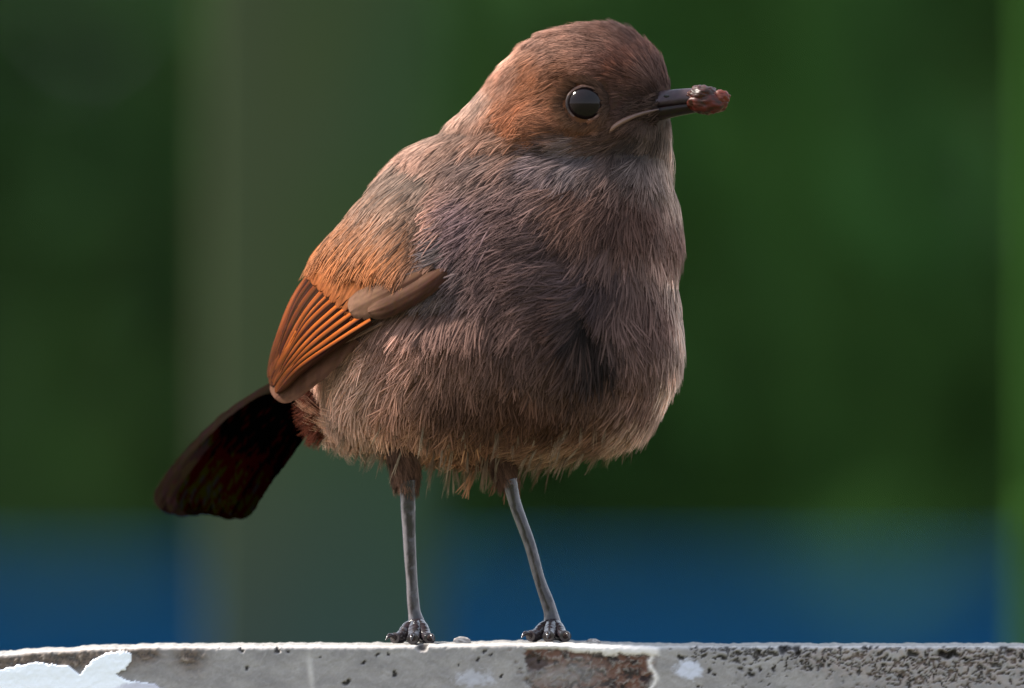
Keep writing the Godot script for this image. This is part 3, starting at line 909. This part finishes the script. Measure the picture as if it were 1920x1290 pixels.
		X.append(lay(p, nn, dir, rng.randf_range(0.0, 0.08) * (1.0 - u), 0.0078 * lerpf(1.0, 0.8, u) * rng.randf_range(0.8, 1.2)))
		C2.append(Color(tone.r * k, tone.g * k, tone.b * k) * 1.1)
	# slate feathers of the breast side that cover the roots of those
	for i in 520:
		var e := Vector2(816 + 72 * rng.randf(), 420 + 128 * rng.randf())
		e.x += (490.0 - e.y) * 0.15
		var p := P(e.x, e.y, front_z(e.x, e.y) + lerpf(0.0020, 0.0002, smoothstep(816.0, 870.0, e.x)) * smoothstep(425.0, 475.0, e.y))
		var tone := lin(146, 122, 114).lerp(lin(104, 92, 94), rng.randf()) * rng.randf_range(0.7, 1.3)
		X.append(lay(p, Vector3(-0.25, 0.1, 1.0).normalized(), Vector3(-0.8, -0.62, 0).rotated(Vector3.BACK, rng.randf_range(-0.25, 0.25)), rng.randf_range(-0.05, 0.1), 0.0066 * rng.randf_range(0.7, 1.2)))
		C2.append(tone)
	scatter("scapular_plumage", wing, tufts, X, C2, down)

func build_tail(bird: Node3D, tufts: Array, down: Material) -> void:
	var tail := Node3D.new()
	tail.name = "tail"
	bird.add_child(tail, true)
	var fm := mat(Color.WHITE, 0.7, true)
	fm.metallic_specular = 0.03
	rng.seed = 12
	var black := lin(13, 9, 8)
	for k in 7:
		var t := k / 6.0
		var a := Vector2(585, 696).lerp(Vector2(600, 745), t)
		var b := Vector2(464, 780).lerp(Vector2(528, 828), t)
		var c := Vector2(374, 864).lerp(Vector2(480, 888), t)
		var d := Vector2(302, 958).lerp(Vector2(432, 966), t) + Vector2(0, 4.0 * sin(t * 9.0))
		feather(tail, "feather", 1, [a, b, c, d], 34, 0.35 * k, black, lin(12, 9, 8) if k else lin(44, 34, 30), lin(20, 15, 13) if k > 1 else lin(36, 27, 23), fm, 0.16, 0.0004, 1.0)  # paler edge on the topmost feather paints a backlight rim into its colour
	var X := []
	var C := []
	for i in 150:
		var e := Vector2(596, 712).lerp(Vector2(612, 795), rng.randf()) + Vector2(rng.randf_range(-8, 20), 0)
		var p := P(e.x, e.y, -0.014 + rng.randf_range(-0.003, 0.002))
		var k := rng.randf_range(0.7, 1.2)
		var tone := lin(104, 46, 22) * k
		X.append(lay(p, Vector3(-0.4, -0.1, 0.9).normalized(), Vector3(-0.75, -0.7, 0).rotated(Vector3.BACK, rng.randf_range(-0.3, 0.3)), 0.1, 0.0056 * rng.randf_range(0.8, 1.2)))
		C.append(tone)
	scatter("undertail_plumage", tail, tufts, X, C, down)

func bill_half(sections: Array, low: bool) -> ArrayMesh:
	var V := PackedVector3Array()
	var C := PackedColorArray()
	var n := sections.size()
	var rows := (n - 1) * 6 + 1
	for r in rows:
		var u := r / 6.0
		var i := mini(int(u), n - 2)
		var t := u - i
		var s := []
		for k in 5: s.append(lerpf(sections[i][k], sections[i + 1][k], t))
		var z := lerpf(0.0092, 0.0135, r / float(rows - 1))
		var top := P(s[0], s[1], z)
		var bot := P(s[2], s[3], z)
		for c in 20:
			var a := TAU * c / 20.0
			var h := 0.5 - 0.5 * cos(a)
			var wide := lerpf(0.5, 1.0, h) if not low else lerpf(1.0, 0.55, h)
			V.append(top.lerp(bot, h) + Vector3(0, 0, s[4] * 0.001 * sin(a) * wide))
			C.append((lin(62, 50, 54) if not low else lin(32, 22, 20)).lerp(lin(34, 24, 23), smoothstep(0.5, 1.0, h) * 0.6) * (0.9 + 0.25 * fine.get_noise_2d(r * 8.0, c * 30.0)))
	return mesh_of(V, grid_index(rows, 20, true), C)

func build_head(bird: Node3D) -> void:
	var horn := mat(Color.WHITE, 0.3, true)
	horn.metallic_specular = 0.32
	var bill := Node3D.new()
	bill.name = "bill"
	bird.add_child(bill, true)
	obj("upper_mandible", bill_half([[1205, 178, 1188, 214, 3.2], [1235, 171, 1235, 203, 2.8], [1268, 167, 1274, 198, 2.2], [1300, 165, 1305, 196, 1.9], [1332, 171, 1334, 192, 1.3], [1352, 182, 1353, 188, 0.4]], false), horn, bill)
	obj("lower_mandible", bill_half([[1170, 214, 1196, 236, 3.0], [1232, 197, 1238, 226, 2.7], [1268, 193, 1272, 218, 2.1], [1304, 190, 1307, 211, 1.6], [1334, 189, 1336, 203, 1.1], [1350, 189, 1350, 192, 0.3]], true), horn, bill)
	var gp := PackedVector3Array()
	for q in [[1142, 249], [1152, 237], [1172, 225], [1200, 214], [1235, 205]]:
		gp.append(P(q[0], q[1], maxf(front_z(q[0], q[1]) + 0.0004, 0.0136 if q[0] > 1195 else 0.0)))
	obj("gape", tube(gp, PackedFloat32Array([0.00015, 0.00042, 0.00048, 0.00036, 0.00015]), 10, 6, 0, 0, lin(134, 98, 80), lin(74, 55, 50)), mat(Color.WHITE, 0.45, true), bill)
	obj("nostril", lump(P(1250, 180, 0.0121), Vector3(0.00055, 0.0003, 0.0003), 0.1, 1.0, 2.0, 10, 14), mat(lin(14, 10, 10).linear_to_srgb(), 0.6), bill)
	# eye: a wet dark ball in a bare rim
	var z := front_z(1097, 194)
	var at := P(1097, 194, z - 0.0015)
	var ball := SphereMesh.new()
	ball.radius = 0.0038
	ball.height = 0.0076
	ball.radial_segments = 64
	ball.rings = 40
	var em := mat(lin(20, 13, 14).linear_to_srgb(), 0.04)
	em.metallic_specular = 0.32
	obj("eye", ball, em, bird).position = at
	var lid := PackedVector3Array()
	var V := PackedVector3Array()
	var C := PackedColorArray()
	for i in 48:
		var a := TAU * i / 48.0
		var c := Vector3(cos(a) * 0.00338, sin(a) * 0.00320, 0.0)
		for j in 12:
			var b := TAU * j / 12.0
			var thick := 0.00023 * (1.0 + 0.22 * clump.get_noise_2d(cos(a) * 3.0, sin(a) * 3.0))
			var p := c + c.normalized() * cos(b) * thick * 1.3 + Vector3(0, 0, sin(b) * thick)
			V.append(at + Vector3(0, 0, 0.0021) + p)
			C.append(lin(132, 94, 80).lerp(lin(40, 28, 24), clampf(1.3 - 1.0 * absf(sin(a)) + 0.5 * clump.get_noise_2d(cos(a) * 5.0, sin(a) * 5.0 + b), 0, 1)))
	obj("eyelid", mesh_of(V, closed_ring(48, 12), C), mat(Color.WHITE, 0.6, true), bird)

func closed_ring(rows: int, cols: int) -> PackedInt32Array:
	var idx := PackedInt32Array()
	for r in rows:
		for c in cols:
			var a := r * cols + c
			var b := r * cols + (c + 1) % cols
			var d := ((r + 1) % rows) * cols + c
			var e := ((r + 1) % rows) * cols + (c + 1) % cols
			idx.append_array([a, b, d, b, e, d])
	return idx

func build_leg(bird: Node3D, thigh: Array, shank: Array, tufts: Array, down: Material, which: int) -> void:
	var leg := Node3D.new()
	leg.name = numbered("leg", bird)
	bird.add_child(leg, true)
	var z0 := -0.0015
	var pts := PackedVector3Array()
	var rad := PackedFloat32Array()
	for q in thigh:
		pts.append(P(q[0], q[1], z0 - 0.001))
		rad.append(q[2] * S)
	obj("thigh", tube(pts, rad, 18, 6, 0, 0, lin(110, 82, 66), lin(72, 54, 46)), mat(Color.WHITE, 0.9, true), leg)
	var X := []
	var C := []
	rng.seed = 50 + which
	for i in 260:
		var u := rng.randf() * 0.8
		var a := rng.randf() * TAU
		var k := u * (thigh.size() - 1)
		var j := mini(int(k), thigh.size() - 2)
		var p := pts[j].lerp(pts[j + 1], k - j)
		var r := lerpf(rad[j], rad[j + 1], k - j)
		var n := Vector3(cos(a), 0.15, sin(a)).normalized()
		X.append(lay(p + n * r * 0.9, n, (pts[j + 1] - pts[j]), rng.randf_range(-0.05, 0.08), 0.0036 * rng.randf_range(0.8, 1.2)))
		C.append(lin(140, 102, 82).lerp(lin(96, 70, 56), rng.randf()) * rng.randf_range(0.8, 1.15))
	scatter("thigh_plumage", leg, tufts, X, C, down)
	var scale_mat := mat(Color.WHITE, 0.16, true)
	scale_mat.metallic_specular = 0.5
	pts = PackedVector3Array()
	rad = PackedFloat32Array()
	for q in shank:
		pts.append(P(q[0], q[1], z0))
		rad.append(q[2] * S)
	var c0 := lin(38, 33, 36)
	var c1 := lin(34, 29, 32)
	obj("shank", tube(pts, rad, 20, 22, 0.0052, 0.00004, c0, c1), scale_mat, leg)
	var foot := pts[pts.size() - 1]
	foot.y = 0.0026
	var fx: float = shank[shank.size() - 1][0]
	# toes: three forward, one back, each resting on the ledge
	var ends := [[-0.0042, 0.0050, 1.0], [-0.0008, 0.0100, 1.1], [0.0024, 0.0085, 1.0], [0.0010, -0.0075, 1.1]]
	for e in ends:
		var o := Vector3(e[0], 0, e[1])
		var ground := P(fx, edge_at(fx), 0.012).y + 0.0003
		var q := PackedVector3Array([foot + Vector3(0, 0.0006, 0), foot + o * 0.35 + Vector3(0, 0.0002, 0), Vector3(foot.x, ground + 0.0012, foot.z) + o * 0.7, Vector3(foot.x, ground + 0.0010, foot.z) + o])
		obj("toe", tube(q, PackedFloat32Array([0.00140, 0.00122, 0.00110, 0.00098]), 14, 14, 0.0011, 0.00016, c1, lin(56, 50, 52)), scale_mat, leg)
		var d := o.normalized()
		var w := PackedVector3Array([q[3] - d * 0.0003, q[3] + d * 0.0014 + Vector3(0, 0.0005, 0), q[3] + d * 0.0026 - Vector3(0, 0.0004, 0)])
		obj("claw", tube(w, PackedFloat32Array([0.0006, 0.00045, 0.00008]), 10, 8, 0, 0, lin(60, 50, 48), lin(40, 34, 34)), scale_mat, leg)
